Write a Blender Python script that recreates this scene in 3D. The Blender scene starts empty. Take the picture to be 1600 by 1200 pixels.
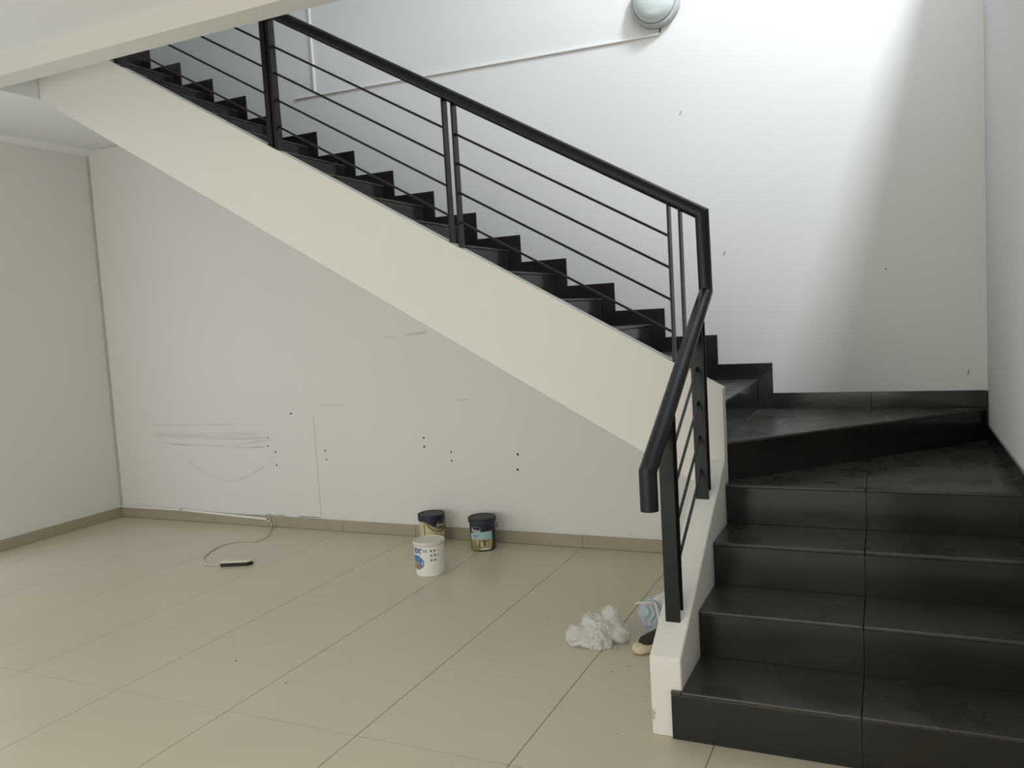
import bpy, bmesh, math, random
from mathutils import Vector, Matrix, noise

random.seed(7)
S = bpy.context.scene
COL = S.collection

# ------------------------------------------------------------------ camera
cam_d = bpy.data.cameras.new('camera')
cam_d.sensor_width = 36.0
cam_d.lens = 29.048
cam = bpy.data.objects.new('camera', cam_d)
COL.objects.link(cam)
CAM = Vector((2.95711, -2.31143, 1.45826))
cam.matrix_world = Matrix((
    (0.90848, 0.01838, 0.41752, CAM.x),
    (0.41385, 0.09946, -0.90489, CAM.y),
    (-0.05816, 0.99487, 0.08275, CAM.z),
    (0, 0, 0, 1)))
S.camera = cam

# ------------------------------------------------------------------ sky, daylight, exposure
wd = bpy.data.worlds.new('overcast_sky')
S.world = wd
wd.use_nodes = True
bgn = wd.node_tree.nodes['Background']
bgn.inputs[0].default_value = (0.80, 0.88, 1.0, 1)
bgn.inputs[1].default_value = 0.6

def area(name, loc, target, sx, sy, power, col):
    d = bpy.data.lights.new(name, 'AREA')
    d.shape = 'RECTANGLE'
    d.size, d.size_y = sx, sy
    d.energy = power
    d.color = col
    o = bpy.data.objects.new(name, d)
    COL.objects.link(o)
    o.location = loc
    o.rotation_euler = (Vector(target) - Vector(loc)).to_track_quat('-Z', 'Y').to_euler()
    return o

# daylight through the shop front behind the viewer, through the glazed opening
# in the left wall and through the roof light over the upper storey
area('shopfront_daylight', (0.4, -3.02, 1.05), (0.4, 0.0, 1.05), 5.0, 2.0, 73, (1.0, 0.945, 0.80))
area('left_opening_daylight', (-2.78, 0.0, 1.05), (2.0, 0.0, 1.05), 2.3, 2.0, 12, (0.95, 0.98, 1.0))
area('roof_light_daylight', (3.82, 0.80, 5.56), (3.82, 0.80, 0.0), 0.19, 0.66, 216, (0.87, 0.945, 1.0))

S.cycles.caustics_reflective = False
S.cycles.caustics_refractive = False
S.cycles.max_bounces = 8
S.view_settings.view_transform = 'Standard'
S.view_settings.look = 'None'
S.view_settings.gamma = 1.0
S.view_settings.use_curve_mapping = False
S.view_settings.exposure = 0.0

# ------------------------------------------------------------------ materials
MATS = {}
def mat(name, col, rough=0.6, spec=0.5, metal=0.0, nscale=None, namt=0.08, col2=None,
        bump=0.0, bscale=200.0, rough_var=0.0, detail=4.0, trans=0.0, sss=0.0, coat=0.0):
    m = bpy.data.materials.new(name)
    m.use_nodes = True
    nt = m.node_tree
    b = nt.nodes['Principled BSDF']
    b.inputs['Base Color'].default_value = (*col, 1)
    b.inputs['Roughness'].default_value = rough
    b.inputs['Specular IOR Level'].default_value = spec
    b.inputs['Metallic'].default_value = metal
    if trans: b.inputs['Transmission Weight'].default_value = trans
    if coat: b.inputs['Coat Weight'].default_value = coat
    if sss:
        b.inputs['Subsurface Weight'].default_value = sss
        b.inputs['Subsurface Radius'].default_value = (0.02, 0.02, 0.02)
    tc = nt.nodes.new('ShaderNodeTexCoord')
    gm = nt.nodes.new('ShaderNodeNewGeometry')
    if nscale:
        n = nt.nodes.new('ShaderNodeTexNoise')
        n.inputs['Scale'].default_value = nscale
        n.inputs['Detail'].default_value = detail
        nt.links.new(gm.outputs['Position'], n.inputs['Vector'])
        mx = nt.nodes.new('ShaderNodeMix'); mx.data_type = 'RGBA'
        c2 = col2 if col2 else tuple(c * (1 - namt) for c in col)
        mx.inputs[6].default_value = (*col, 1)
        mx.inputs[7].default_value = (*c2, 1)
        rp = nt.nodes.new('ShaderNodeMapRange')
        rp.inputs[1].default_value = 0.25; rp.inputs[2].default_value = 0.78
        nt.links.new(n.outputs['Fac'], rp.inputs[0])
        nt.links.new(rp.outputs[0], mx.inputs[0])
        nt.links.new(mx.outputs[2], b.inputs['Base Color'])
        if rough_var:
            rr = nt.nodes.new('ShaderNodeMapRange')
            rr.inputs[1].default_value = 0.3; rr.inputs[2].default_value = 0.7
            rr.inputs[3].default_value = rough - rough_var; rr.inputs[4].default_value = rough + rough_var
            nt.links.new(n.outputs['Fac'], rr.inputs[0])
            nt.links.new(rr.outputs[0], b.inputs['Roughness'])
    if bump:
        n2 = nt.nodes.new('ShaderNodeTexNoise')
        n2.inputs['Scale'].default_value = bscale
        n2.inputs['Detail'].default_value = 3
        nt.links.new(gm.outputs['Position'], n2.inputs['Vector'])
        bp = nt.nodes.new('ShaderNodeBump')
        bp.inputs['Strength'].default_value = bump
        bp.inputs['Distance'].default_value = 0.002
        nt.links.new(n2.outputs['Fac'], bp.inputs['Height'])
        nt.links.new(bp.outputs['Normal'], b.inputs['Normal'])
    MATS[name] = m
    return m

PAINT = (0.755, 0.755, 0.745)
mat('wall_paint', PAINT, 0.75, 0.25, nscale=1.3, namt=0.035, bump=0.12, bscale=90)
mat('stringer_paint', (0.775, 0.765, 0.735), 0.7, 0.25, nscale=2.0, namt=0.03, bump=0.1, bscale=90)
mat('ceiling_paint', (0.83, 0.845, 0.855), 0.8, 0.2, nscale=1.0, namt=0.03)
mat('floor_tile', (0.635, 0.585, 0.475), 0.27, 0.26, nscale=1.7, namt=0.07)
mat('beam_paint', (0.73, 0.715, 0.68), 0.8, 0.2, nscale=1.0, namt=0.03)
mat('floor_grout', (0.20, 0.18, 0.145), 0.8, 0.2)
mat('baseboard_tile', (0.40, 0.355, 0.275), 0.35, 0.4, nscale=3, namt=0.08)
mat('black_stone', (0.014, 0.0135, 0.0125), 0.16, 0.5, nscale=3.5, namt=0.0, col2=(0.022, 0.020, 0.017), rough_var=0.06)
mat('black_tread', (0.026, 0.024, 0.021), 0.30, 0.5, nscale=4.5, namt=0.0, col2=(0.050, 0.045, 0.038), rough_var=0.10, detail=8)
mat('stone_joint', (0.12, 0.112, 0.10), 0.8, 0.2)
mat('black_paint_metal', (0.010, 0.0115, 0.013), 0.34, 0.28, nscale=6, namt=0.2, rough_var=0.05)
mat('grey_plastic', (0.47, 0.49, 0.49), 0.4, 0.5, nscale=8, namt=0.05)
mat('opal_glass', (0.60, 0.66, 0.65), 0.12, 0.5, nscale=5, namt=0.03, coat=0.5)
mat('white_plastic', (0.82, 0.82, 0.80), 0.4, 0.4, nscale=8, namt=0.03)
mat('cream_plastic', (0.72, 0.69, 0.60), 0.4, 0.4, nscale=8, namt=0.05)
mat('cable_sheath', (0.66, 0.62, 0.53), 0.5, 0.3, nscale=12, namt=0.1)
mat('dark_plastic', (0.012, 0.011, 0.010), 0.45, 0.4, nscale=20, namt=0.2)
mat('navy_plastic', (0.012, 0.016, 0.050), 0.35, 0.5, nscale=14, namt=0.15)
mat('lid_dusty_navy', (0.045, 0.044, 0.052), 0.6, 0.3, nscale=20, col2=(0.085, 0.078, 0.075))
mat('cream_label', (0.66, 0.60, 0.36), 0.45, 0.4, nscale=22, col2=(0.50, 0.45, 0.24))
mat('sky_blue_label', (0.40, 0.62, 0.68), 0.45, 0.4, nscale=20, namt=0.08)
mat('houses_print', (0.62, 0.50, 0.24), 0.45, 0.4, nscale=45, col2=(0.10, 0.075, 0.045), detail=2)
mat('olive_print', (0.35, 0.30, 0.10), 0.45, 0.4, nscale=40, namt=0.4)
mat('white_print', (0.80, 0.80, 0.80), 0.45, 0.4, nscale=20, namt=0.04)
mat('red_print', (0.55, 0.06, 0.03), 0.45, 0.4, nscale=20, namt=0.05)
mat('magenta_print', (0.35, 0.05, 0.18), 0.45, 0.4, nscale=20, namt=0.05)
mat('blue_print', (0.03, 0.12, 0.38), 0.45, 0.4, nscale=20, namt=0.08)
mat('mid_blue_print', (0.10, 0.27, 0.52), 0.45, 0.4, nscale=25, col2=(0.05, 0.16, 0.36))
mat('skin_print', (0.55, 0.34, 0.22), 0.45, 0.4, nscale=35, col2=(0.30, 0.15, 0.09))
mat('grey_print', (0.12, 0.13, 0.15), 0.5, 0.3, nscale=20, namt=0.1)
mat('bucket_white', (0.84, 0.84, 0.81), 0.35, 0.4, nscale=9, namt=0.03)
mat('lid_white', (0.70, 0.68, 0.62), 0.45, 0.4, nscale=20, namt=0.05)
mat('shoe_sole', (0.66, 0.58, 0.42), 0.6, 0.3, nscale=25, namt=0.12)
mat('shoe_upper', (0.05, 0.042, 0.034), 0.8, 0.2, nscale=40, namt=0.3)
mat('dirt', (0.06, 0.052, 0.04), 0.9, 0.1, nscale=50, namt=0.2)
mat('scuff', (0.30, 0.29, 0.27), 0.9, 0.1, nscale=60, namt=0.2)
mat('aluminium', (0.45, 0.45, 0.45), 0.35, 0.5, metal=0.8, nscale=20, namt=0.05)

def bag_mat(name, col, alpha):
    m = mat(name, col, 0.32, 0.5, nscale=25, namt=0.06)
    nt = m.node_tree
    b = nt.nodes['Principled BSDF']
    out = nt.nodes['Material Output']
    tr = nt.nodes.new('ShaderNodeBsdfTranslucent')
    tr.inputs[0].default_value = (*col, 1)
    tp = nt.nodes.new('ShaderNodeBsdfTransparent')
    m1 = nt.nodes.new('ShaderNodeMixShader'); m1.inputs[0].default_value = 0.35
    m2 = nt.nodes.new('ShaderNodeMixShader'); m2.inputs[0].default_value = alpha
    nt.links.new(b.outputs[0], m1.inputs[1]); nt.links.new(tr.outputs[0], m1.inputs[2])
    nt.links.new(m1.outputs[0], m2.inputs[1]); nt.links.new(tp.outputs[0], m2.inputs[2])
    nt.links.new(m2.outputs[0], out.inputs[0])
    return m
bag_mat('white_film', (0.86, 0.85, 0.84), 0.14)
bag_mat('blue_film', (0.66, 0.76, 0.84), 0.14)

# wall under the stairs: same paint plus grey rub marks left by furniture
def scuffed_wall():
    m = mat('scuffed_wall_paint', PAINT, 0.75, 0.25, nscale=1.3, namt=0.035, bump=0.12, bscale=90)
    nt = m.node_tree; N = nt.nodes; L = nt.links
    b = N['Principled BSDF']
    src = b.inputs['Base Color'].links[0].from_socket
    gm = N.new('ShaderNodeNewGeometry')
    sp = N.new('ShaderNodeSeparateXYZ'); L.new(gm.outputs['Position'], sp.inputs[0])
    nz = N.new('ShaderNodeTexNoise'); nz.inputs['Scale'].default_value = 9; nz.inputs['Detail'].default_value = 5
    mp = N.new('ShaderNodeVectorMath'); mp.operation = 'MULTIPLY'; mp.inputs[1].default_value = (0.35, 1, 3.0)
    L.new(gm.outputs['Position'], mp.inputs[0]); L.new(mp.outputs[0], nz.inputs['Vector'])
    def M(op, a, c=None, clamp=False):
        n = N.new('ShaderNodeMath'); n.operation = op; n.use_clamp = clamp
        for i, v in enumerate((a, c)):
            if v is None: continue
            if isinstance(v, (int, float)): n.inputs[i].default_value = v
            else: L.new(v, n.inputs[i])
        return n.outputs[0]
    X, Z = sp.outputs[0], sp.outputs[2]
    total = None
    # (x centre, half length, z at centre, slope, curvature, half width, strength)
    marks = [(-1.83, 0.62, 0.675, 0.02, 0.05, 0.020, 0.30), (-1.85, 0.66, 0.760, 0.01, 0.0, 0.008, 0.22),
             (-1.55, 0.36, 0.655, 0.02, 0.10, 0.010, 0.55), (-1.75, 0.60, 0.600, 0.03, 0.12, 0.007, 0.50),
             (-1.45, 0.22, 0.590, 0.02, 0.10, 0.006, 0.70), (-1.62, 0.50, 0.335, 0.03, 0.95, 0.012, 0.26),
             (-2.20, 0.22, 0.690, 0.05, 0.0, 0.030, 0.22),
             (-0.62, 0.11, 0.905, 0.0, 0.0, 0.006, 0.60), (0.42, 0.055, 0.93, 0.0, 0.0, 0.006, 0.7),
             (0.10, 0.10, 1.375, 0.06, 0.0, 0.008, 0.5), (-0.10, 0.05, 1.36, 0.03, 0.0, 0.006, 0.35)]
    for (x0, hl, z0, sl, cv, hw, st) in marks:
        dx = M('SUBTRACT', X, x0)
        zz = M('ADD', M('ADD', M('MULTIPLY', dx, sl), M('MULTIPLY', M('MULTIPLY', dx, dx), cv)), z0)
        dz = M('DIVIDE', M('ABSOLUTE', M('SUBTRACT', Z, zz)), hw*1.6)
        a = M('SUBTRACT', 1.0, dz, True)
        e = M('MULTIPLY', M('SUBTRACT', 1.0, M('DIVIDE', M('ABSOLUTE', dx), hl), True), 3.0, True)
        v = M('MULTIPLY', M('MULTIPLY', a, e), st)
        total = v if total is None else M('MAXIMUM', total, v)
    rr = N.new('ShaderNodeMapRange'); rr.inputs[1].default_value = 0.30; rr.inputs[2].default_value = 0.60
    L.new(nz.outputs['Fac'], rr.inputs[0])
    fac = M('MULTIPLY', M('MULTIPLY', total, rr.outputs[0]), 1.0)
    mx = N.new('ShaderNodeMix'); mx.data_type = 'RGBA'
    L.new(fac, mx.inputs[0]); L.new(src, mx.inputs[6]); mx.inputs[7].default_value = (0.30, 0.29, 0.27, 1)
    L.new(mx.outputs[2], b.inputs['Base Color'])
scuffed_wall()

# ------------------------------------------------------------------ mesh helpers
def mesh_obj(name, verts, faces, m, parent=None, smooth=False, bevel=0.0, seg=2):
    me = bpy.data.meshes.new(name)
    me.from_pydata([tuple(v) for v in verts], [], faces)
    bm = bmesh.new(); bm.from_mesh(me)
    bmesh.ops.recalc_face_normals(bm, faces=bm.faces)
    if bevel:
        bmesh.ops.bevel(bm, geom=list(bm.edges), offset=bevel, segments=seg, profile=0.5, affect='EDGES')
    bm.to_mesh(me); bm.free()
    if smooth:
        for p in me.polygons: p.use_smooth = True
    me.materials.append(MATS[m])
    o = bpy.data.objects.new(name, me)
    COL.objects.link(o)
    if parent: o.parent = parent
    return o

def box(name, x0, x1, y0, y1, z0, z1, m, parent=None, bevel=0.0, seg=1):
    v = [(x0,y0,z0),(x1,y0,z0),(x1,y1,z0),(x0,y1,z0),(x0,y0,z1),(x1,y0,z1),(x1,y1,z1),(x0,y1,z1)]
    f = [(0,3,2,1),(4,5,6,7),(0,1,5,4),(1,2,6,5),(2,3,7,6),(3,0,4,7)]
    return mesh_obj(name, v, f, m, parent, bevel=bevel, seg=seg)

def multi_box(name, boxes, m, parent=None):
    V, F = [], []
    for (x0, x1, y0, y1, z0, z1) in boxes:
        k = len(V)
        V += [(x0,y0,z0),(x1,y0,z0),(x1,y1,z0),(x0,y1,z0),(x0,y0,z1),(x1,y0,z1),(x1,y1,z1),(x0,y1,z1)]
        F += [tuple(k+i for i in f) for f in ((0,3,2,1),(4,5,6,7),(0,1,5,4),(1,2,6,5),(2,3,7,6),(3,0,4,7))]
    return mesh_obj(name, V, F, m, parent)

def prism(name, pts, axis, a, b, m, parent=None, bevel=0.0):
    """pts: 2D polygon; axis 'x': (y,z), 'y': (x,z), 'z': (x,y); extruded from a to b"""
    def P(p, t):
        return {'x': (t, p[0], p[1]), 'y': (p[0], t, p[1]), 'z': (p[0], p[1], t)}[axis]
    n = len(pts)
    v = [P(p, a) for p in pts] + [P(p, b) for p in pts]
    f = [tuple(range(n)), tuple(range(2*n-1, n-1, -1))]
    f += [(i, (i+1) % n, n+(i+1) % n, n+i) for i in range(n)]
    return mesh_obj(name, v, f, m, parent, bevel=bevel, seg=1)

def tube(name, path, r, m, parent=None, seg=16, cap=True, smooth=True):
    path = [Vector(p) for p in path]
    d0 = (path[1]-path[0]).normalized()
    up = Vector((0, 0, 1)) if abs(d0.z) < 0.9 else Vector((0, 1, 0))
    s = d0.cross(up).normalized(); t = s.cross(d0).normalized()
    ring = [path[0] + (s*math.cos(2*math.pi*i/seg) + t*math.sin(2*math.pi*i/seg))*r for i in range(seg)]
    V = list(ring); F = []
    for k in range(1, len(path)):
        d = (path[k]-path[k-1]).normalized()
        if k < len(path)-1:
            d2 = (path[k+1]-path[k]).normalized()
            n = (d+d2).normalized()
        else:
            n = d
        prev = V[-seg:]
        V += [p + d*((path[k]-p).dot(n)/d.dot(n)) for p in prev]
        b = (k-1)*seg
        F += [(b+i, b+(i+1) % seg, b+seg+(i+1) % seg, b+seg+i) for i in range(seg)]
    if cap:
        F += [tuple(range(seg)), tuple(range(len(V)-seg, len(V)))]
    o = mesh_obj(name, V, F, m, parent)
    if smooth:
        for p in o.data.polygons:
            p.use_smooth = len(p.vertices) == 4
        if len(path) < 8:
            o.data.set_sharp_from_angle(angle=math.radians(35))
    return o

def lathe(name, prof, m, parent=None, seg=40, loc=(0, 0, 0), rot=None, smooth=True, sharp=40):
    V, F = [], []
    R = Matrix.Identity(3) if rot is None else rot
    for (r, z) in prof:
        for i in range(seg):
            a = 2*math.pi*i/seg
            V.append(Vector(loc) + R @ Vector((r*math.cos(a), r*math.sin(a), z)))
    for k in range(len(prof)-1):
        b = k*seg
        F += [(b+i, b+(i+1) % seg, b+seg+(i+1) % seg, b+seg+i) for i in range(seg)]
    F += [tuple(range(seg)), tuple(range(len(V)-seg, len(V)))]
    o = mesh_obj(name, V, F, m, parent)
    if smooth:
        for p in o.data.polygons: p.use_smooth = True
        o.data.set_sharp_from_angle(angle=math.radians(sharp))
    return o

def curve_pts(ctrl, n=10):
    """Catmull-Rom through control points"""
    c = [Vector(p) for p in ctrl]
    c = [c[0]*2-c[1]] + c + [c[-1]*2-c[-2]]
    out = []
    for i in range(1, len(c)-2):
        for k in range(n):
            t = k/n
            a, b, d, e = c[i-1], c[i], c[i+1], c[i+2]
            out.append(0.5*((2*b)+(d-a)*t+(2*a-5*b+4*d-e)*t*t+(3*b-a-3*d+e)*t**3))
    out.append(c[-2])
    return out

def thing(name, label, cat, loc=(0, 0, 0), group=None):
    o = bpy.data.objects.new(name, None)
    o.empty_display_size = 0.1
    COL.objects.link(o)
    o.location = loc
    o['label'] = label; o['category'] = cat
    if group: o['group'] = group
    return o
def tag(o, label, cat, group=None, kind=None):
    o['label'] = label; o['category'] = cat
    if group: o['group'] = group
    if kind: o['kind'] = kind
    return o
def struct(o, label, cat):
    o['kind'] = 'structure'; o['label'] = label; o['category'] = cat
    return o

# ------------------------------------------------------------------ measures (metres)
XL, XR = -2.816, 3.401          # left and right wall faces
YB, YU = 2.505, 2.410           # stair wall face, face of the wall under the stairs
YF = -3.1
R_, T1, T2 = 0.170, 0.3088, 0.2996
Y0 = 0.3354                     # first riser
YS = Y0 + 3*T1                  # outer face of the upper stringer (1.262)
XC0, XC1 = 2.190, 2.297         # lower kerb
CW = 0.068                      # upper kerb width
X6 = 2.2689                     # first riser of the upper flight
SK, SK2 = 0.0824, 0.088
ZFLOOR2 = 21*R_
NT = 15
def ztop(x): return 1.213 + (2.09-x)*0.5735      # top of upper kerb
def zbot(x): return 1.529 + (0.693-x)*0.575      # soffit
def zk(y): return 0.276 + (y-Y0)*R_/T1           # top of lower kerb

# ------------------------------------------------------------------ setting: shell
floor = struct(box('floor', XL-0.15, XR+0.15, YF-0.15, YB+0.15, -0.15, -0.0025, 'floor_grout'),
               'beige polished tile floor of the empty room', 'floor')
tile_mesh = {}
def put_tile(x0, x1, y0, y1):
    g = 0.0013
    w, h = round(x1-x0, 4), round(y1-y0, 4)
    if (w, h) not in tile_mesh:
        o = box('tile', g, w-g, g, h-g, -0.0024, 0.0, 'floor_tile', bevel=0.0008)
        tile_mesh[(w, h)] = o.data
    else:
        o = bpy.data.objects.new('tile', tile_mesh[(w, h)]); COL.objects.link(o)
    o.location = (x0, y0, 0)
    o.parent = floor
i0 = math.floor(XL/0.6); i1 = math.ceil(XR/0.6)
for i in range(i0, i1):
    for j in range(-6, 5):
        x0, x1 = max(i*0.6, XL), min((i+1)*0.6, XR)
        y0, y1 = max(j*0.6, YF), min((j+1)*0.6, YU)
        if x1-x0 < 0.02 or y1-y0 < 0.02: continue
        if x0 >= XC1 and y0 >= Y0: continue          # under the stairs
        put_tile(x0, x1, y0, y1)

wall_back = struct(box('wall_back', XL-0.15, 5.2, YB, YB+0.15, -0.15, 5.6, 'wall_paint'),
                   'tall white wall behind the stairs', 'wall')
xa = 2.185
xm = 0.693 - (2.945-1.529)/0.575
wall_under = struct(prism('wall_understairs', [(XL, 0), (xa, 0), (xa, zbot(xa)-0.004), (xm, 2.941), (XL, 2.949)], 'y', YU, YB-0.001, 'scuffed_wall_paint'),
                    'white scuffed wall under the sloping stair', 'wall')
OY0, OY1, OZ = -1.20, 1.20, 2.12     # opening in the left wall
struct(multi_box('wall_left', [(XL-0.15, XL, OY1, YB, -0.15, 5.6), (XL-0.15, XL, OY0, OY1, OZ, 5.6), (XL-0.15, XL, YF-0.15, OY0, -0.15, 5.6)], 'wall_paint'),
       'white wall at the left end of the room', 'wall')
struct(box('wall_right', XR, XR+0.15, YF-0.15, YB, -0.15, 4.07, 'wall_paint'), 'white wall along the right side of the stairs', 'wall')
struct(multi_box('wall_front', [(XL-0.15, -2.1, YF-0.15, YF, -0.15, 3.4), (2.9, XR+0.15, YF-0.15, YF, -0.15, 3.4), (-2.1, 2.9, YF-0.15, YF, 2.12, 3.4)], 'wall_paint'),
       'white wall around the shop front behind the viewer', 'wall')
ZC, ZB_ = 3.02, 2.911               # main ceiling, beam underside
struct(box('ceiling', XL-0.15, XR, YF-0.15, 0.756, ZC, 3.555, 'ceiling_paint'), 'white ceiling of the ground floor room', 'ceiling')
struct(box('trim_1', XL-0.001, XR, 0.756, 0.90, ZB_, 3.555, 'beam_paint'), 'white beam along the edge of the stair opening', 'beam')
struct(box('ceiling_landing', XL, -1.775, 0.90, YB-0.001, 2.95, 3.10, 'ceiling_paint'), 'white ceiling below the upper landing', 'ceiling')
struct(prism('trim_2', [(XL, 2.95), (XL, 2.906), (XL+0.02, 2.906), (XL+0.075, 2.94), (XL+0.075, 2.95)], 'y', 0.901, YU, 'ceiling_paint'),
       'white cornice along the top of the left wall', 'cornice')
struct(box('ceiling_light_blocker', XL, XR, 0.9005, 1.24, 3.13, 3.555, 'ceiling_paint'), 'unseen slab added behind the beam to block the roof light', 'ceiling')  # hidden blocker, added to keep roof light off the floor and kerb
# upper storey: unseen wall added in front against light leaks, floor and walls right of the parapet, roof with a roof light
struct(box('wall_upper_light_stop', XL-0.15, 5.2, -0.15, 0.0, 3.556, 5.6, 'wall_paint'), 'unseen white wall added to close the stair shaft against light leaks', 'wall')
struct(box('floor_upper', XR+0.15, 5.2, 0.0, YB, 3.40, 3.57, 'floor_tile'), 'upper storey floor beyond the parapet', 'floor')
struct(box('wall_upper_right', 5.2, 5.35, -0.15, YB+0.15, 3.4, 5.6, 'wall_paint'), 'white end wall of the upper storey', 'wall')
SX0, SX1, SY0, SY1 = 3.69, 3.95, 0.45, 1.15
struct(multi_box('ceiling_roof', [(XL-0.15, SX0, -0.15, YB+0.15, 5.6, 5.75), (SX1, 5.35, -0.15, YB+0.15, 5.6, 5.75),
                                  (SX0, SX1, -0.15, SY0, 5.6, 5.75), (SX0, SX1, SY1, YB+0.15, 5.6, 5.75)], 'ceiling_paint'),
       'white roof slab over the stair shaft', 'ceiling')
struct(multi_box('window_1', [(SX0, SX0+0.02, SY0, SY1, 5.6, 5.79), (SX1-0.02, SX1, SY0, SY1, 5.6, 5.79), (SX0, SX1, SY0, SY0+0.02, 5.6, 5.79), (SX0, SX1, SY1-0.02, SY1, 5.6, 5.79)], 'aluminium'),
       'frame of the roof light above the stairs', 'window')
struct(multi_box('window_2', [(-2.1, -2.04, YF-0.1, YF-0.02, 0, 2.12), (2.84, 2.9, YF-0.1, YF-0.02, 0, 2.12), (-2.1, 2.9, YF-0.1, YF-0.02, 2.06, 2.12), (-2.1, 2.9, YF-0.1, YF-0.02, 0, 0.08)] +
                 [(x, x+0.05, YF-0.1, YF-0.02, 0, 2.12) for x in (-0.86, 0.38, 1.62)], 'aluminium'),
       'aluminium shop front frame behind the viewer', 'window')
struct(multi_box('window_3', [(XL-0.12, XL-0.04, OY0, OY0+0.05, 0, OZ), (XL-0.12, XL-0.04, OY1-0.05, OY1, 0, OZ), (XL-0.12, XL-0.04, OY0, OY1, OZ-0.05, OZ), (XL-0.12, XL-0.04, -0.03, 0.03, 0, OZ)], 'aluminium'),
       'aluminium frame of the glazed opening in the left wall', 'window')

# baseboards, one tile every 60 cm
HB = 0.0775
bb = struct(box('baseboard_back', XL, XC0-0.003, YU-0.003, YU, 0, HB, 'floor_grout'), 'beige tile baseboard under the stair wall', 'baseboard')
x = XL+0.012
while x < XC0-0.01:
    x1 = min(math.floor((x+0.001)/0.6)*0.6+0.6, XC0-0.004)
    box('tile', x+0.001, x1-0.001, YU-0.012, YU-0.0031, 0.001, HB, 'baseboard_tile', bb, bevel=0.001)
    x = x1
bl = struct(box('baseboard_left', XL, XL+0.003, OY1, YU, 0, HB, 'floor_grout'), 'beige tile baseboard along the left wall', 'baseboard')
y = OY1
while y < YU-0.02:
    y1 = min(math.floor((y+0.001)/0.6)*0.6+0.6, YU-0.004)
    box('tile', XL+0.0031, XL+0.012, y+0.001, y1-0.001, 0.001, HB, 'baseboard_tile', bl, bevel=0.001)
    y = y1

mat('old_filler', (0.50, 0.48, 0.42), 0.85, 0.2, nscale=14, namt=0.2)
prism('corner_bead', [(XL+0.0005, YU-0.0002), (XL+0.0005, YU-0.012), (XL+0.020, YU-0.0002)], 'z', HB+0.001, 2.90, 'old_filler', wall_under)
# loose board let into the wall, filler line, screw holes, ticks
box('board', -2.55, -0.792, YU-0.004, YU-0.0002, 0.083, 0.818, 'scuffed_wall_paint', wall_under, bevel=0.0008)
for (x, z, r) in [(-1.22, .666, .006), (-1.226, .604, .006), (-1.159, .562, .007), (-1.158, .462, .007), (-.989, .845, .007),
                  (-.713, .578, .006), (-.708, .514, .006), (.106, .677, .007), (.106, .617, .007), (.309, .585, .006),
                  (.309, .526, .006), (.79, .577, .008), (.784, .478, .008)]:
    y = YU-0.0048 if x < -0.8 else YU-0.0008
    lathe('screw_hole', [(r*0.2, 0), (r, 0), (r*0.7, 0.0006)], 'dirt', wall_under, seg=10, loc=(x, y, z), rot=Matrix.Rotation(math.pi/2, 3, 'X'))
for (x0, x1, z, h) in [(-0.99, -0.80, 0.088, 0.006), (-1.30, -1.12, 0.086, 0.004)]:
    n = 9
    top = [(x0+(x1-x0)*i/n, z+h*(0.4+random.random())) for i in range(n+1)]
    bot = [(x0+(x1-x0)*i/n, z-h*(0.1+0.5*random.random())) for i in range(n, -1, -1)]
    prism('chipped_paint', top+bot, 'y', YU-0.0052, YU-0.0042, 'scuff', wall_under)
for (x, z, a, l) in [(1.89, 2.549, 0.5, .024), (2.108, 1.737, 0.2, .022), (2.94, 1.587, 0.0, .012), (3.316, 1.03, 0.25, .026), (2.02, 1.50, 0.0, 0.008)]:
    dx, dz = math.sin(a)*l/2, math.cos(a)*l/2
    prism('wall_tick', [(x-dx-.003, z-dz), (x-dx+.003, z-dz), (x+dx+.003, z+dz), (x+dx-.003, z+dz)], 'y', YB-0.001, YB-0.0001, 'scuff', wall_back)

# ------------------------------------------------------------------ staircase
st = thing('staircase', 'white concrete staircase with glossy black stone steps turning along the back wall', 'staircase', (2.3, 1.3, 0))
def P(o):            # parent keeping world coordinates
    o.parent = st
    o.matrix_parent_inverse = Matrix.Translation(st.location).inverted()
    return o
TH = 0.014
# lower flight core
prof = [(Y0+0.002, 0)]
for k in range(4):
    yk = Y0+k*T1+0.002
    prof += [(yk, (k+1)*R_-TH)]
    if k < 3: prof += [(yk+T1, (k+1)*R_-TH)]
prof += [(YB-0.002, 4*R_-TH), (YB-0.002, 0)]
P(prism('core', prof, 'x', XC1, XR-0.001, 'stone_joint'))
P(box('core', XC0, XC1-0.0005, YS+0.0005, YB-0.001, 0.0, zbot(XC1)-0.002, 'stringer_paint'))
NWX, NWY = XC1-0.004, YS+CW+0.012     # where the winders meet
CX, CY = XR-0.001, YB-0.002
P(prism('core', [(NWX, NWY), (CX, CY), (X6-0.1, CY), (X6-0.1, NWY)], 'z', 4*R_-TH, 5*R_-TH, 'stone_joint'))
# upper flight core
pr = []
for n in range(NT+1):
    xr = X6-n*T2-0.013
    pr += [(xr, (5+n)*R_-TH), (xr, (6+n)*R_-TH)]
pr[0] = (X6-0.013, 4*R_)
xe = X6-NT*T2-0.55
xsoff = 0.693-(3.0-1.529)/0.575
pr += [(xe, ZFLOOR2-TH), (xe, 3.105), (-1.77, 3.105), (-1.77, zbot(-1.77)), (X6-0.013, zbot(X6-0.013))]
P(prism('core', pr, 'y', YS+CW, YB-0.001, 'stringer_paint'))
# upper stringer, white, with its low kerb above the steps
xt = -2.1
P(prism('stringer', [(XC1, zbot(XC1)), (XC1, ztop(XC1)), (xt, ztop(xt)), (xt-0.5, ztop(xt)), (xt-0.5, 3.105), (-1.77, 3.105), (-1.77, zbot(-1.77))], 'y', YS, YS+CW, 'stringer_paint'))
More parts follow.
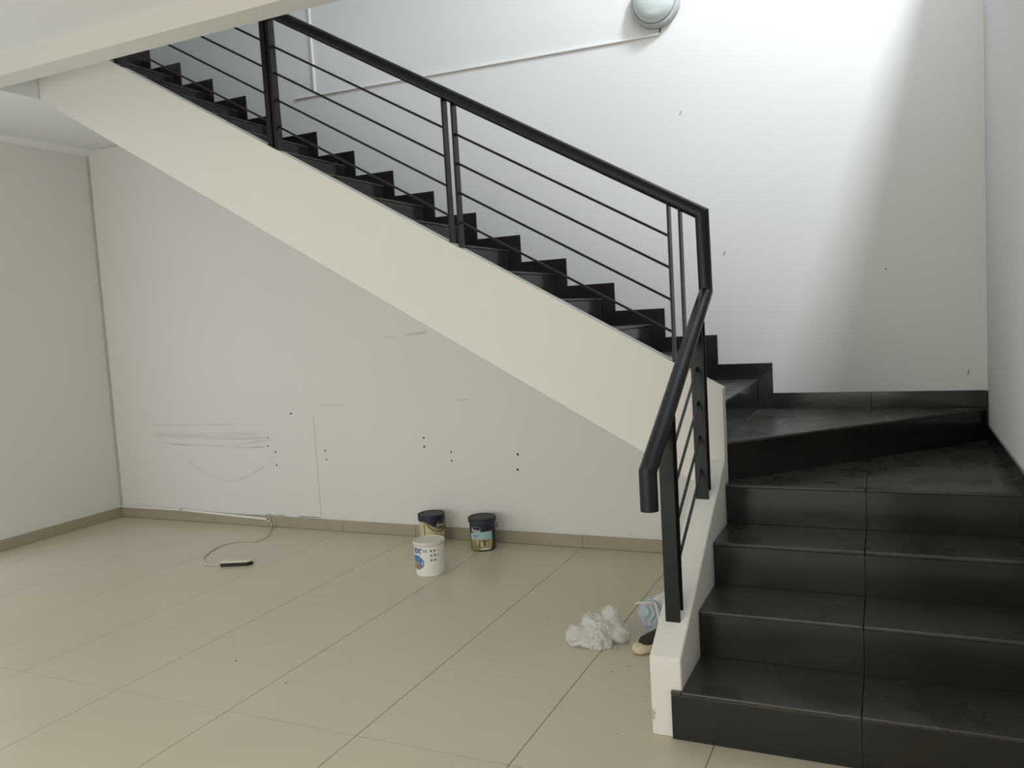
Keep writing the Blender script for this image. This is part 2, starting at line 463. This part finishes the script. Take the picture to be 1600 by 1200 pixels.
# lower kerb
P(prism('kerb', [(Y0, 0), (Y0, zk(Y0)), (YS-0.0005, zk(YS)), (YS-0.0005, 0)], 'x', XC0, XC1, 'stringer_paint', bevel=0.004))

cp = [(XC0+.0005, .060), (XC0+.006, .052), (XC0+.012, .060), (XC0+.009, .070), (XC0+.014, .078), (XC0+.006, .088), (XC0+.0005, .094)]
P(prism('chipped_paint', cp, 'y', Y0-0.0008, Y0-0.0001, 'old_filler'))
XJ = 2.855
def tile_box(nm, x0, x1, y0, y1, z0, z1, m, bv=0.002):
    P(box(nm, x0, x1, y0, y1, z0, z1, m, bevel=bv, seg=2))
# lower steps: risers and treads of two slabs each
for k in range(4):
    yk = Y0+k*T1
    xl0 = 2.262 if k == 0 else XC1+0.0005
    yr = yk-0.010
    for (a, b) in ((xl0, XJ-0.0004), (XJ+0.0004, XR-0.0005)):
        tile_box('riser', a, b, yr, yk+0.001, k*R_+0.0005, (k+1)*R_-TH-0.0005, 'black_stone', 0.001)
    if k < 3:
        for (a, b) in ((XC1+0.0005, XJ-0.0004), (XJ+0.0004, XR-0.0005)):
            tile_box('tread', a, b, yr-0.004, yk+T1-0.0105, (k+1)*R_-TH, (k+1)*R_, 'black_tread', 0.004)
# cap of the first riser that laps onto the kerb
tile_box('tread', 2.262, XC1, Y0-0.014, Y0-0.0015, R_-TH, R_, 'black_tread', 0.003)
# first winder: triangle cut in two slabs
yr = YS-0.014
def yd(x): return NWY + (x-NWX)*(CY-NWY)/(CX-NWX)       # diagonal riser line
P(prism('tread', [(XC1+0.0005, yr), (XJ-0.0004, yr), (XJ-0.0004, yd(XJ)-0.012), (XC1+0.0005, NWY-0.012)], 'z', 4*R_-TH, 4*R_, 'black_tread', bevel=0.003))
P(prism('tread', [(XJ+0.0004, yr), (XR-0.0005, yr), (XR-0.0005, CY-0.012), (XJ+0.0004, yd(XJ)-0.012)], 'z', 4*R_-TH, 4*R_, 'black_tread', bevel=0.003))
# diagonal riser
dn = Vector((CY-NWY, -(CX-NWX))).normalized()           # faces the lower flight
def off(p, d): return (p[0]+dn.x*d, p[1]+dn.y*d)
mx_, my_ = XJ, yd(XJ)
A0, A1, Am = (NWX, NWY), (CX, CY), (mx_, my_)
P(prism('riser', [A0, Am, off(Am, .011), off(A0, .011)], 'z', 4*R_+0.0005, 5*R_-TH-0.0005, 'black_stone'))
P(prism('riser', [(mx_+.0015, yd(mx_+.0015)), (CX-0.006, yd(CX-0.006)), off((CX-0.006, yd(CX-0.006)), .004), off((mx_+.0015, yd(mx_+.0015)), .011)], 'z', 4*R_+0.0005, 5*R_-TH-0.0005, 'black_stone'))
# second winder
P(prism('tread', [off(A0, .014), off((CX-0.02, yd(CX-0.02)), .014), (CX-0.003, CY), (X6-0.012, CY), (X6-0.012, NWY-0.004)], 'z', 5*R_-TH, 5*R_, 'black_tread', bevel=0.003))
# upper steps
ya, yb_ = YS+CW+0.0005, YB-0.0005
for n in range(NT+1):
    xr = X6-n*T2
    tile_box('riser', xr-0.012, xr-0.001, ya, yb_, (5+n)*R_+0.0005, (6+n)*R_-TH-0.0005, 'black_stone', 0.001)
    x_in = xr-T2-0.0125 if n < NT else xe
    tile_box('tread', x_in+0.013, xr+0.003, ya, yb_, (6+n)*R_-TH, (6+n)*R_, 'black_tread', 0.004)
# stepped skirting on the back wall: mitred pieces
yk0, yk1 = YB-0.010, YB-0.0002
for n in range(NT+1):
    xr = X6-n*T2; zl = (5+n)*R_; zh = (6+n)*R_
    P(prism('skirting', [(xr, zl), (xr, zh), (xr+SK-0.0008, zh+SK2), (xr+SK-0.0008, zl+SK2)], 'y', yk0, yk1, 'black_stone', bevel=0.0012))
    xn = xr-T2 if n < NT else xe
    P(prism('skirting', [(xr, zh), (xr+SK-0.001, zh+SK2), (xn+SK, zh+SK2), (xn, zh)], 'y', yk0, yk1, 'black_stone', bevel=0.0012))
P(prism('skirting', [(X6, 5*R_), (X6+SK, 5*R_+SK2), (XJ, 5*R_+SK2), (XJ, 5*R_)], 'y', yk0, yk1, 'black_stone', bevel=0.0012))
P(prism('skirting', [(XJ+0.0004, 5*R_), (XJ+0.0004, 5*R_+SK2), (XR-0.0105, 5*R_+SK2), (XR-0.0105, 5*R_)], 'y', yk0, yk1, 'black_stone', bevel=0.0012))
# skirting on the right wall, stepping down the lower flight
xk0, xk1 = XR-0.010, XR-0.0002
P(prism('skirting', [(YB-0.0005, 4*R_), (YB-0.0005, 5*R_+SK2), (YB-0.045, 5*R_+SK2), (YB-0.045, 4*R_)], 'x', xk0, xk1, 'black_stone', bevel=0.0012))
P(prism('skirting', [(YB-0.046, 4*R_), (YB-0.046, 4*R_+SK2), (YS-SK-0.01, 4*R_+SK2), (YS-0.01, 4*R_)], 'x', xk0, xk1, 'black_stone', bevel=0.0012))
for k in range(4):
    yk = Y0+k*T1-0.0145
    P(prism('skirting', [(yk, k*R_), (yk, (k+1)*R_), (yk-SK, (k+1)*R_+SK2), (yk-SK, k*R_+(SK2 if k else 0))], 'x', xk0, xk1, 'black_stone', bevel=0.0012))
    if k < 3:
        P(prism('skirting', [(yk, (k+1)*R_), (yk-SK, (k+1)*R_+SK2), (yk+T1-SK-0.001, (k+1)*R_+SK2), (yk+T1-0.001, (k+1)*R_)], 'x', xk0, xk1, 'black_stone', bevel=0.0012))

# ------------------------------------------------------------------ railing
rl = thing('stair_railing', 'black metal stair railing with round handrail and thin parallel rods', 'railing', (2.235, 1.30, 1.05))
def Q(o):
    o.parent = rl
    o.matrix_parent_inverse = Matrix.Translation(rl.location).inverted()
    return o
YR = YS+0.036
HOFF = 0.725
XN = 2.232
RP = 0.0295
def zax(x): return ztop(x)+HOFF
def zlx(y): return zk(y)+0.708
Q(tube('handrail', [(-1.55, YR, zax(-1.55)), (XN, YR, zax(XN)-0.012), (XN+0.004, YR, zlx(YR)-0.004), (2.240, 0.243, zlx(0.243)), (2.240, 0.243, 0.805)], RP, 'black_paint_metal', seg=24))
def post(x0, x1, y0, y1, zb, zt_):
    """zb, zt_: functions of (x, y) for the bottom and the top"""
    v = [(x, y, zb(x, y)) for x, y in ((x0, y0), (x1, y0), (x1, y1), (x0, y1))] + [(x, y, zt_(x, y)) for x, y in ((x0, y0), (x1, y0), (x1, y1), (x0, y1))]
    f = [(0,3,2,1),(4,5,6,7),(0,1,5,4),(1,2,6,5),(2,3,7,6),(3,0,4,7)]
    Q(mesh_obj('post', v, f, 'black_paint_metal', bevel=0.0015, seg=1))
ub = lambda x, y: ztop(x)-0.002
ut = lambda x, y: zax(x)-0.012
for (a, b, hw) in [(x_, x_+.0085, .025) for x_ in (-1.130, -1.081, 1.012, 1.062, 2.085, 2.134)] + [(-.049, -.018, .025), (-.005, .012, .025)]:
    post(a, b, YR-hw, YR+hw, ub, ut)
lb = lambda x, y: zk(y)-0.002
lt = lambda x, y: zlx(y)-0.012
for (a, b) in [(y_, y_+.0085) for y_ in (.471, .520, 1.035, 1.084)]:
    post(2.216, 2.268, a, b, lb, lt)
OFFS = (.127, .268, .408, .546)
for (a, b) in [(-1.073, -.046), (.010, 1.013), (1.070, 2.086)]:
    for h in OFFS:
        Q(tube('rod', [(a-0.002, YR, ztop(a)+h), (b+0.002, YR, ztop(b)+h)], 0.0058, 'black_paint_metal', seg=8))
for h in (.120, .260, .400, .540):
    Q(tube('rod', [(2.242, .527, zk(.527)+h), (2.242, 1.036, zk(1.036)+h)], 0.0058, 'black_paint_metal', seg=8))

# ------------------------------------------------------------------ wall lamp and trunking
LX, LZ = 1.777, 3.176
RX = Matrix.Rotation(math.pi/2, 3, 'X')      # local z -> -y
lamp = thing('wall_lamp', 'round grey bulkhead lamp with white glass dome, high on the back wall', 'lamp', (LX, YB, LZ))
def Lp(o):
    o.parent = lamp; o.matrix_parent_inverse = Matrix.Translation(lamp.location).inverted(); return o
Lp(lathe('base', [(0.138, 0.0), (0.141, 0.004), (0.141, 0.034), (0.138, 0.042), (0.130, 0.047), (0.122, 0.047), (0.120, 0.040)], 'grey_plastic', seg=56, loc=(LX, YB, LZ), rot=RX))
Lp(lathe('glass_dome', [(0.119, 0.036), (0.118, 0.055), (0.113, 0.074), (0.102, 0.086), (0.083, 0.098), (0.056, 0.106), (0.027, 0.110), (0.004, 0.111)], 'opal_glass', seg=56, loc=(LX, YB, LZ), rot=RX, sharp=80))
tr = thing('cable_trunking', 'white plastic trunking running almost level from the lamp along the wall', 'trunking', (0.5, YB, 3.0))
o = prism('channel', [(-0.80, 3.049), (1.79, 2.998), (1.79, 3.012), (-0.80, 3.063)], 'y', YB-0.012, YB-0.0002, 'white_plastic', bevel=0.002)
o.parent = tr; o.matrix_parent_inverse = Matrix.Translation(tr.location).inverted()
o = tube('lamp_cable', [(1.785, YB-0.006, 3.008), (1.794, YB-0.008, 3.022), (1.797, YB-0.010, 3.042)], 0.003, 'dark_plastic', seg=8)
o.parent = tr; o.matrix_parent_inverse = Matrix.Translation(tr.location).inverted()
tag(box('vertical_trunking', -0.641, -0.625, YB-0.012, YB-0.0002, 3.075, 4.6, 'white_plastic', bevel=0.002),
    'white vertical plastic trunking rising behind the upper handrail', 'trunking')

# ------------------------------------------------------------------ paint tins
def frame(c):
    d = Vector((CAM.x-c[0], CAM.y-c[1], 0)).normalized()
    r = Vector((-d.y, d.x, 0))         # to the right as seen from the camera
    return d, r
class Can:
    def __init__(s, c, rad, taper=0.0, h=0.2, turn=0.0):
        s.c = Vector((c[0], c[1], 0)); s.rad = rad; s.taper = taper; s.h = h
        s.d, s.r = frame(c)
    def R(s, z): return s.rad*(1-s.taper*(1-z/s.h))
    def pt(s, a, z, e=0.0005):
        R = s.R(z)+e
        return s.c + (s.d*math.cos(a)+s.r*math.sin(a))*R + Vector((0, 0, z))
    def patch(s, name, m, root, a0, a1, top, bot, e=0.0005, n=24):
        """top/bot: functions of t in 0..1 (or numbers) giving z"""
        f = lambda q, t: q(t) if callable(q) else q
        V, F = [], []
        for i in range(n+1):
            t = i/n; a = a0+(a1-a0)*t
            zt, zb = f(top, t), f(bot, t)
            for j in range(5):
                V.append(s.pt(a, zb+(zt-zb)*j/4, e))
        for i in range(n):
            for j in range(4):
                k = i*5+j
                F.append((k, k+5, k+6, k+1))
        o = mesh_obj(name, V, F, m, smooth=True)
        for p_ in o.data.polygons: pass
        o.parent = root; o.matrix_parent_inverse = Matrix.Translation(root.location).inverted()
        return o
    def disc(s, name, m, root, a, z, ra, rz, e=0.0008, n=28):
        V = [s.pt(a, z, e)]
        for ring in (0.5, 1.0):
            for i in range(n):
                t = 2*math.pi*i/n
                V.append(s.pt(a+ring*ra*math.cos(t)/s.rad, z+ring*rz*math.sin(t), e))
        F = [(0, 1+i, 1+(i+1) % n) for i in range(n)] + [(1+i, 1+n+i, 1+n+(i+1) % n, 1+(i+1) % n) for i in range(n)]
        o = mesh_obj(name, V, F, m, smooth=True)
        o.parent = root; o.matrix_parent_inverse = Matrix.Translation(root.location).inverted()
        return o
    def ring(s, name, m, root, a, z, ra, rz, w, e=0.0009, n=40):
        V = []
        for q in (0.0, w):
            for i in range(n):
                t = 2*math.pi*i/n
                V.append(s.pt(a+(ra-q)*math.cos(t)/s.rad, z+(rz-q)*math.sin(t), e))
        F = [(i, (i+1) % n, n+(i+1) % n, n+i) for i in range(n)]
        o = mesh_obj(name, V, F, m, smooth=True)
        return s.add(o, root)
    def text(s, name, txt, m, root, a, z, size, e=0.0011, shear=0.0, bold=0.0, sx=1.0):
        cu = bpy.data.curves.new(name, 'FONT')
        cu.body = txt; cu.size = size; cu.align_x = 'CENTER'; cu.align_y = 'CENTER'; cu.shear = shear
        cu.offset = bold
        tmp = bpy.data.objects.new(name, cu); COL.objects.link(tmp)
        dg = bpy.context.evaluated_depsgraph_get(); dg.update()
        me = bpy.data.meshes.new_from_object(tmp.evaluated_get(dg))
        bpy.data.objects.remove(tmp); bpy.data.curves.remove(cu)
        for v in me.vertices:
            v.co = s.pt(a+v.co.x*sx/s.rad, z+v.co.y, e)
        me.materials.clear(); me.materials.append(MATS[m])
        o = bpy.data.objects.new(name, me); COL.objects.link(o)
        o.parent = root; o.matrix_parent_inverse = Matrix.Translation(root.location).inverted()
        return o
    def add(s, o, root):
        o.parent = root; o.matrix_parent_inverse = Matrix.Translation(root.location).inverted()
        return o

asin = math.asin
# --- right tin: navy top, pale blue band, picture of houses
c = Can((0.588, 2.252), 0.0825, 0.05, 0.20)
r = thing('paint_tin', 'closed paint tin with navy top and houses picture, right of the other tins', 'paint tin', c.c)
c.add(lathe('body', [(c.R(0)-.003, 0.0), (c.R(0), 0.003), (c.R(.1), .1), (c.R(.178), .178)], 'navy_plastic', loc=c.c), r)
c.add(lathe('lid', [(0.0865, 0.176), (0.0885, 0.179), (0.0885, 0.203), (0.0865, 0.207), (0.080, 0.207), (0.078, 0.203), (0.05, 0.204), (0.003, 0.2045)], 'lid_dusty_navy', loc=c.c), r)
c.patch('navy_band', 'navy_plastic', r, -1.5, 1.5, 0.207-0.003, 0.180, e=0.0062)
A = asin(-.93); B = asin(.70)
c.patch('blue_band', 'sky_blue_label', r, A, B, lambda t: .112+.014*math.sin(min(t*1.3, 1)*math.pi/2), lambda t: .076+.010*t-.016*t*t, e=0.0006)
c.patch('picture', 'houses_print', r, A, B, .080, .014, e=0.0004)
c.patch('picture_ground', 'olive_print', r, A, -.35, lambda t: .052-.02*t, .006, e=0.0008)
c.patch('picture_lawn', 'white_print', r, -.30, .60, lambda t: .014+.010*math.sin(t*math.pi), .010, e=0.0009)
for (a0, a1, z0, z1, m) in [(-.55, -.38, .045, .070, 'cream_label'), (-.25, -.05, .030, .062, 'cream_label'), (.05, .16, .035, .075, 'grey_print'), (.22, .40, .028, .060, 'cream_label'), (.45, .62, .032, .068, 'cream_label'), (-.36, -.28, .03, .06, 'grey_print')]:
    c.patch('printed_house', m, r, a0, a1, z1, z0, e=0.0010, n=6)
for i in range(6):
    c.patch('small_print', 'grey_print', r, 1.0, 1.25, .105-.014*i, .100-.014*i, e=0.0007, n=4)
c.text('logo_lettering', 'Dulux', 'white_print', r, asin(-.55), .132, .026, bold=0.0006)
c.disc('logo_mark', 'red_print', r, asin(-.80), .149, .010, .005)
c.ring('logo_ring', 'sky_blue_label', r, asin(-.50), .139, .030, .019, 0.0016)
for i in range(4):
    c.patch('magenta_lettering', 'magenta_print', r, -.88+.13*i, -.79+.13*i, .104, .097, e=0.0011, n=3)
c.patch('magenta_lettering', 'magenta_print', r, -.70, -.40, .091, .089, e=0.0011, n=4)
c.add(tube('handle', [c.pt(1.45, .165, .004), c.pt(1.45, .160, .012), c.pt(1.45, .145, .014), c.pt(1.45, .133, .008), c.pt(1.45, .140, .002)], 0.0022, 'dark_plastic', seg=8), r)

# --- left tin at the wall: cream label, navy swoosh, hanging wire handle
c = Can((0.213, 2.262), 0.0825, 0.05, 0.20)
r = thing('paint_tin', 'closed paint tin with cream label and hanging handle, behind the white bucket', 'paint tin', c.c)
c.add(lathe('body', [(c.R(0)-.003, 0.0), (c.R(0), 0.003), (c.R(.1), .1), (c.R(.178), .178)], 'cream_label', loc=c.c), r)
c.add(lathe('lid', [(0.0865, 0.166), (0.0885, 0.169), (0.0885, 0.203), (0.0865, 0.207), (0.080, 0.207), (0.078, 0.203), (0.05, 0.204), (0.003, 0.2045)], 'lid_dusty_navy', loc=c.c), r)
c.patch('navy_band', 'navy_plastic', r, -1.5, 1.5, 0.204, 0.168, e=0.0066)
c.patch('navy_swoosh', 'navy_plastic', r, asin(-.5), 1.4, .168, lambda t: .166-.046*math.sin(min(1.0, t*1.35)*math.pi/2), e=0.0007)
c.patch('gold_edge', 'olive_print', r, asin(-.4), 1.4, lambda t: .163-.046*math.sin(min(1.0, t*1.35)*math.pi/2), lambda t: .160-.055*math.sin(min(1.0, t*1.35)*math.pi/2), e=0.0006)
c.patch('label_edge', 'grey_print', r, asin(-.64), asin(-.58), .166, .004, e=0.0008, n=3)
c.text('logo_lettering', 'Dulux', 'white_print', r, asin(.68), .139, .026, bold=0.0006)
c.disc('logo_mark', 'red_print', r, asin(.56), .157, .011, .004)
c.disc('printed_dot', 'grey_print', r, asin(.28), .087, .006, .003)
hp = []
for i in range(25):
    t = i/24
    a = -0.48+2.05*t
    z = .165-.062*math.sin(min(1.0, t*1.0)*math.pi)**0.8
    hp.append(c.pt(a, z, .006+.012*math.sin(t*math.pi)))
c.add(tube('handle', hp, 0.0024, 'dark_plastic', seg=8), r)

# --- white bucket in front
c = Can((0.508, 1.722), 0.0880, 0.06, 0.19)
r = thing('paint_bucket', 'white plastic paint bucket with white lid, in front of the two tins', 'paint bucket', c.c)
c.add(lathe('body', [(c.R(0)-.004, 0.0), (c.R(0), 0.004), (c.R(.1), .1), (c.R(.185), .185)], 'bucket_white', loc=c.c), r)
c.add(lathe('lid', [(0.0900, 0.176), (0.0925, 0.179), (0.0925, 0.194), (0.0905, 0.199), (0.086, 0.200), (0.083, 0.196), (0.05, 0.196), (0.003, 0.1965)], 'lid_white', loc=c.c), r)
c.text('logo_lettering', 'EX', 'blue_print', r, asin(-.80), .150, .040, shear=0.15, bold=0.0022, sx=1.15)
c.patch('logo_underline', 'mid_blue_print', r, asin(-.96), asin(-.66), .124, .121, e=0.0008, n=6)
c.disc('round_picture', 'mid_blue_print', r, asin(-.86), .082, .055, .042)
c.disc('printed_figure', 'skin_print', r, asin(-.90), .068, .020, .026, e=0.0010)
c.disc('printed_figure', 'skin_print', r, asin(-.74), .058, .014, .016, e=0.0012)
for i in range(3):
    c.patch('small_print', 'grey_print', r, asin(-.58+.08*i), asin(-.15), .160-.0065*i, .1575-.0065*i, e=0.0007, n=4)
for i in range(2):
    for j in range(3):
        c.disc('printed_icon', 'grey_print', r, asin(.10+.24*i), .152-.027*j, .0062, .0058)
for j in range(2):
    c.disc('printed_icon', 'grey_print', r, asin(.62-.08*j), .150-.026*j, .003, .004)

# ------------------------------------------------------------------ extension lead
ex = thing('power_strip', 'white three-socket power strip with a trailing cable on the floor', 'power strip', (-0.80, 1.53, 0))
def E_(o):
    o.parent = ex; o.matrix_parent_inverse = Matrix.Translation(ex.location).inverted(); return o
pa, pb = Vector((-0.872, 1.490, 0)), Vector((-0.688, 1.564, 0))
u = (pb-pa).normalized(); w = Vector((-u.y, u.x, 0)); Lg = (pb-pa).length
def strip_prism(name, pts, z0, z1, m, bv):
    q = [pa+u*a+w*b for a, b in pts]
    return E_(prism(name, [(v.x, v.y) for v in q], 'z', z0, z1, m, bevel=bv))
outl = [(0, 0), (Lg-.028, 0), (Lg, .028), (Lg, .030), (Lg-.024, .058), (0, .058)]
strip_prism('base', outl, 0.0005, 0.020, 'dark_plastic', 0.001)
strip_prism('top', [(a*0.995+.0005, b*0.97+.0008) for a, b in outl], 0.0202, 0.034, 'cream_plastic', 0.003)
for i in range(3):
    for dx in (-.009, .009):
        q = pa+u*(.066+.045*i+dx)+w*.033
        E_(lathe('socket_hole', [(0.0035, 0), (0.0035, 0.0006), (0.0005, 0.0007)], 'dark_plastic', seg=10, loc=(q.x, q.y, 0.0341)))
q0 = pa+w*.03
path = [(q0.x, q0.y, .016), (-.965, 1.490, .006), (-1.06, 1.54, .0045), (-1.145, 1.63, .0045), (-1.20, 1.74, .0045), (-1.235, 1.83, .0045), (-1.23, 1.93, .0045), (-1.17, 2.00, .0045), (-1.07, 2.03, .0045), (-1.06, 2.12, .0045), (-1.13, 2.24, .0045), (-1.19, 2.32, .0045), (-1.235, 2.388, .012), (-1.255, 2.391, .055)]
E_(tube('cable', curve_pts(path, 8), 0.0040, 'cable_sheath', seg=8))
kn = []
for i in range(50):
    t = i/49*4*math.pi
    kn.append(Vector((-1.262+.018*math.sin(t), 2.385-.004*math.cos(2*t), .060+.014*math.cos(t)+.004*math.sin(.5*t))))
E_(tube('cable_knot', kn, 0.0035, 'cable_sheath', seg=8))
tl = thing('loose_trunking', 'loose white trunking strip sagging along the baseboard in the left corner', 'trunking', (-2.0, 2.39, 0.08))
o = prism('channel', [(-2.79, .080), (-2.13, .080), (-1.285, .050), (-1.285, .066), (-2.13, .096), (-2.79, .092)], 'y', YU-0.024, YU-0.0125, 'white_plastic', bevel=0.002)
o.parent = tl; o.matrix_parent_inverse = Matrix.Translation(tl.location).inverted()
o = box('clip', -2.145, -2.12, YU-0.027, YU-0.0122, .076, .100, 'grey_plastic', bevel=0.002)
o.parent = tl; o.matrix_parent_inverse = Matrix.Translation(tl.location).inverted()

# ------------------------------------------------------------------ plastic bags and shoe
def smin(a, b, k):
    h = max(k-abs(a-b), 0)/k
    return min(a, b)-h*h*k*0.25
def blob(name, m, centre, lobes, k, crease, scale, sub=5, parent=None, zmin=0.001, seed=0.0, pleat=0.0, pz=0.0):
    """crumpled film: smooth union of spheres (offset, radius, stretch) wrapped from the centre"""
    bm = bmesh.new()
    bmesh.ops.create_icosphere(bm, subdivisions=sub, radius=1.0)
    C0 = Vector(centre)
    for v in bm.verts:
        d = v.co.normalized()
        t = 0.30
        for _ in range(60):
            p = d*t
            s = 1e9
            for (o_, rr, sx, sy, sz) in lobes:
                q = Vector(((p.x-o_[0])/sx, (p.y-o_[1])/sy, (p.z-o_[2])/sz))
                s = smin(s, q.length-rr, k)
            t -= 0.5*s
            if abs(s) < 1e-4: break
        t = max(t, 0.02)
        p = d*t
        q = p*scale+Vector((seed, seed*2, -seed))
        n1 = 1-abs(noise.noise(q))*2
        n2 = 1-abs(noise.noise(q*2.3+Vector((5, 1, 2))))*2
        n3 = noise.noise(q*5.1)
        p = p + d*crease*(n1*0.6+n2*0.35+n3*0.2)
        if pleat:
            ph = math.atan2(p.y, p.x)
            g = min(1.0, max(0.0, (p.z-pz)/0.05))
            p = p + Vector((d.x, d.y, 0))*pleat*g*(abs(math.sin(ph*5.5+2.2*noise.noise(p*18)))-0.5)
        p = p + C0
        p.z = max(p.z, zmin)
        v.co = p
    me = bpy.data.meshes.new(name); bm.to_mesh(me); bm.free()
    for p in me.polygons: p.use_smooth = True
    me.set_sharp_from_angle(angle=math.radians(50))
    me.materials.append(MATS[m])
    o = bpy.data.objects.new(name, me); COL.objects.link(o)
    if parent: o.parent = parent; o.matrix_parent_inverse = Matrix.Translation(parent.location).inverted()
    return o
b1 = blob('plastic_bag', 'white_film', (1.76, 1.03, 0.050),
     [((-.072, -.035, -.010), .046, 1.0, 1, .95), ((-.005, .0, .0), .058, 1, 1, .95), ((.078, .035, -.012), .044, 1.0, 1, .9),
      ((.040, .045, .052), .042, .85, .8, 1.0), ((-.028, .010, .040), .030, 1, 1, .9), ((.0, -.04, -.03), .05, 1.3, .8, .6)], .022, .021, 24, sub=6, seed=1.3)
tag(b1, 'crumpled white plastic bag lying on the floor tiles', 'plastic bag')
b2 = thing('plastic_bag', 'pale blue knotted plastic bag leaning beside the stair kerb', 'plastic bag', (1.97, 1.19, 0))
blob('sack', 'blue_film', (1.958, 1.215, 0.078),
     [((-.004, 0, .004), .054, .84, .85, 1.10), ((.002, 0, -.050), .030, .8, .8, .9), ((.016, 0, .058), .020, 1.3, 1, .9), ((.04, .01, .01), .04, .9, .9, 1.1)], .03, .011, 30, sub=6, parent=b2, seed=4.1, pleat=.022, pz=-.03)
blob('tied_ear', 'white_film', (2.008, 1.215, 0.150), [((.014, 0, .008), .032, 1.1, .6, .75), ((-.020, 0, -.004), .018, 1, .7, .7), ((.035, 0, .0), .026, 1, .6, .9)], .02, .011, 42, sub=5, parent=b2, seed=7.7, pleat=.012, pz=-.05)
o = tube('handle_loop', curve_pts([(1.985, 1.185, .150), (1.955, 1.170, .150), (1.915, 1.170, .146), (1.896, 1.170, .138)], 6), 0.0055, 'white_film', seg=8)
o.parent = b2; o.matrix_parent_inverse = Matrix.Translation(b2.location).inverted()
o = tube('handle_loop', curve_pts([(1.985, 1.178, .150), (2.000, 1.160, .110), (2.008, 1.155, .075), (2.022, 1.160, .045)], 6), 0.006, 'white_film', seg=8)
o.parent = b2; o.matrix_parent_inverse = Matrix.Translation(b2.location).inverted()

sh = thing('shoe', 'worn dark shoe with thick cream sole on the floor beside the kerb', 'shoe', (2.06, 1.03, 0))
def shoe_part(name, m, rings, parent):
    """rings: (s along, half width, z low, z high) superellipse sections"""
    ang = math.radians(54)
    ax = Vector((math.cos(ang), math.sin(ang), 0)); sd = Vector((-ax.y, ax.x, 0)); n = 20
    base = Vector((1.950, 0.945, 0.0))
    V, F = [], []
    for (s_, cw_, hw_, z0, z1) in rings:
        for i in range(n):
            t = 2*math.pi*i/n
            cx = abs(math.cos(t))**0.75*math.copysign(1, math.cos(t)); cz = abs(math.sin(t))**0.75*math.copysign(1, math.sin(t))
            V.append(base+ax*s_+sd*(cw_+cx*hw_)+Vector((0, 0, (z0+z1)/2+cz*(z1-z0)/2)))
        if len(V) > n:
            k = len(V)-2*n
            F += [(k+i, k+(i+1) % n, k+n+(i+1) % n, k+n+i) for i in range(n)]
    F += [tuple(range(n)), tuple(range(len(V)-n, len(V)))]
    return V, F
sole_r = [(0.0, 0, .010, .014, .026), (.005, 0, .022, .006, .034), (.02, 0, .035, .001, .043), (.05, .002, .041, 0, .044), (.09, .004, .035, 0, .036), (.13, .004, .030, 0, .032), (.165, .002, .028, 0, .032), (.182, 0, .018, 0, .030), (.187, 0, .008, .006, .022)]
up_r = [(.034, 0, .016, .036, .045), (.046, 0, .027, .034, .053), (.06, .002, .033, .032, .062), (.10, .004, .031, .030, .070), (.14, .004, .027, .030, .078), (.165, .002, .024, .030, .080), (.178, 0, .015, .030, .074)]
Ws, Fs = shoe_part('sole', 'shoe_sole', sole_r, sh)
Wu, Fu = shoe_part('upper', 'shoe_upper', up_r, sh)
lo = min(v.z for v in Ws+Wu)
mid_s = Vector((0, 0, 0.001-lo))
for nm, m, W, F in (('sole', 'shoe_sole', Ws, Fs), ('upper', 'shoe_upper', Wu, Fu)):
    o = mesh_obj(nm, [v+mid_s for v in W], F, m, smooth=True)
    o.parent = sh; o.matrix_parent_inverse = Matrix.Translation(sh.location).inverted()

# ------------------------------------------------------------------ crumbs of dirt on the tiles
V, F = [], []
for (x, y, s) in [(1.862, 0.985, .007), (1.955, .835, .006), (1.905, .765, .006), (2.075, .30, .005), (0.285, .385, .009), (0.33, .45, .006), (.78, .55, .006), (.66, .27, .008), (1.15, .78, .005), (1.32, .52, .005), (.20, 1.09, .006), (.46, .40, .006), (.6, -.02, .006)]:
    k = len(V)
    for i in range(7):
        a = 2*math.pi*i/7
        rr = s*(0.35+0.4*random.random())
        V.append((x+rr*math.cos(a), y+rr*math.sin(a)*0.8, 0.0003))
    V.append((x, y, s*0.4))
    F += [(k+i, k+(i+1) % 7, k+7) for i in range(7)] + [tuple(range(k+6, k-1, -1))]
tag(mesh_obj('dirt_crumbs', V, F, 'dirt'), 'tiny dark crumbs of dirt scattered over the beige tiles', 'dirt', kind='stuff')
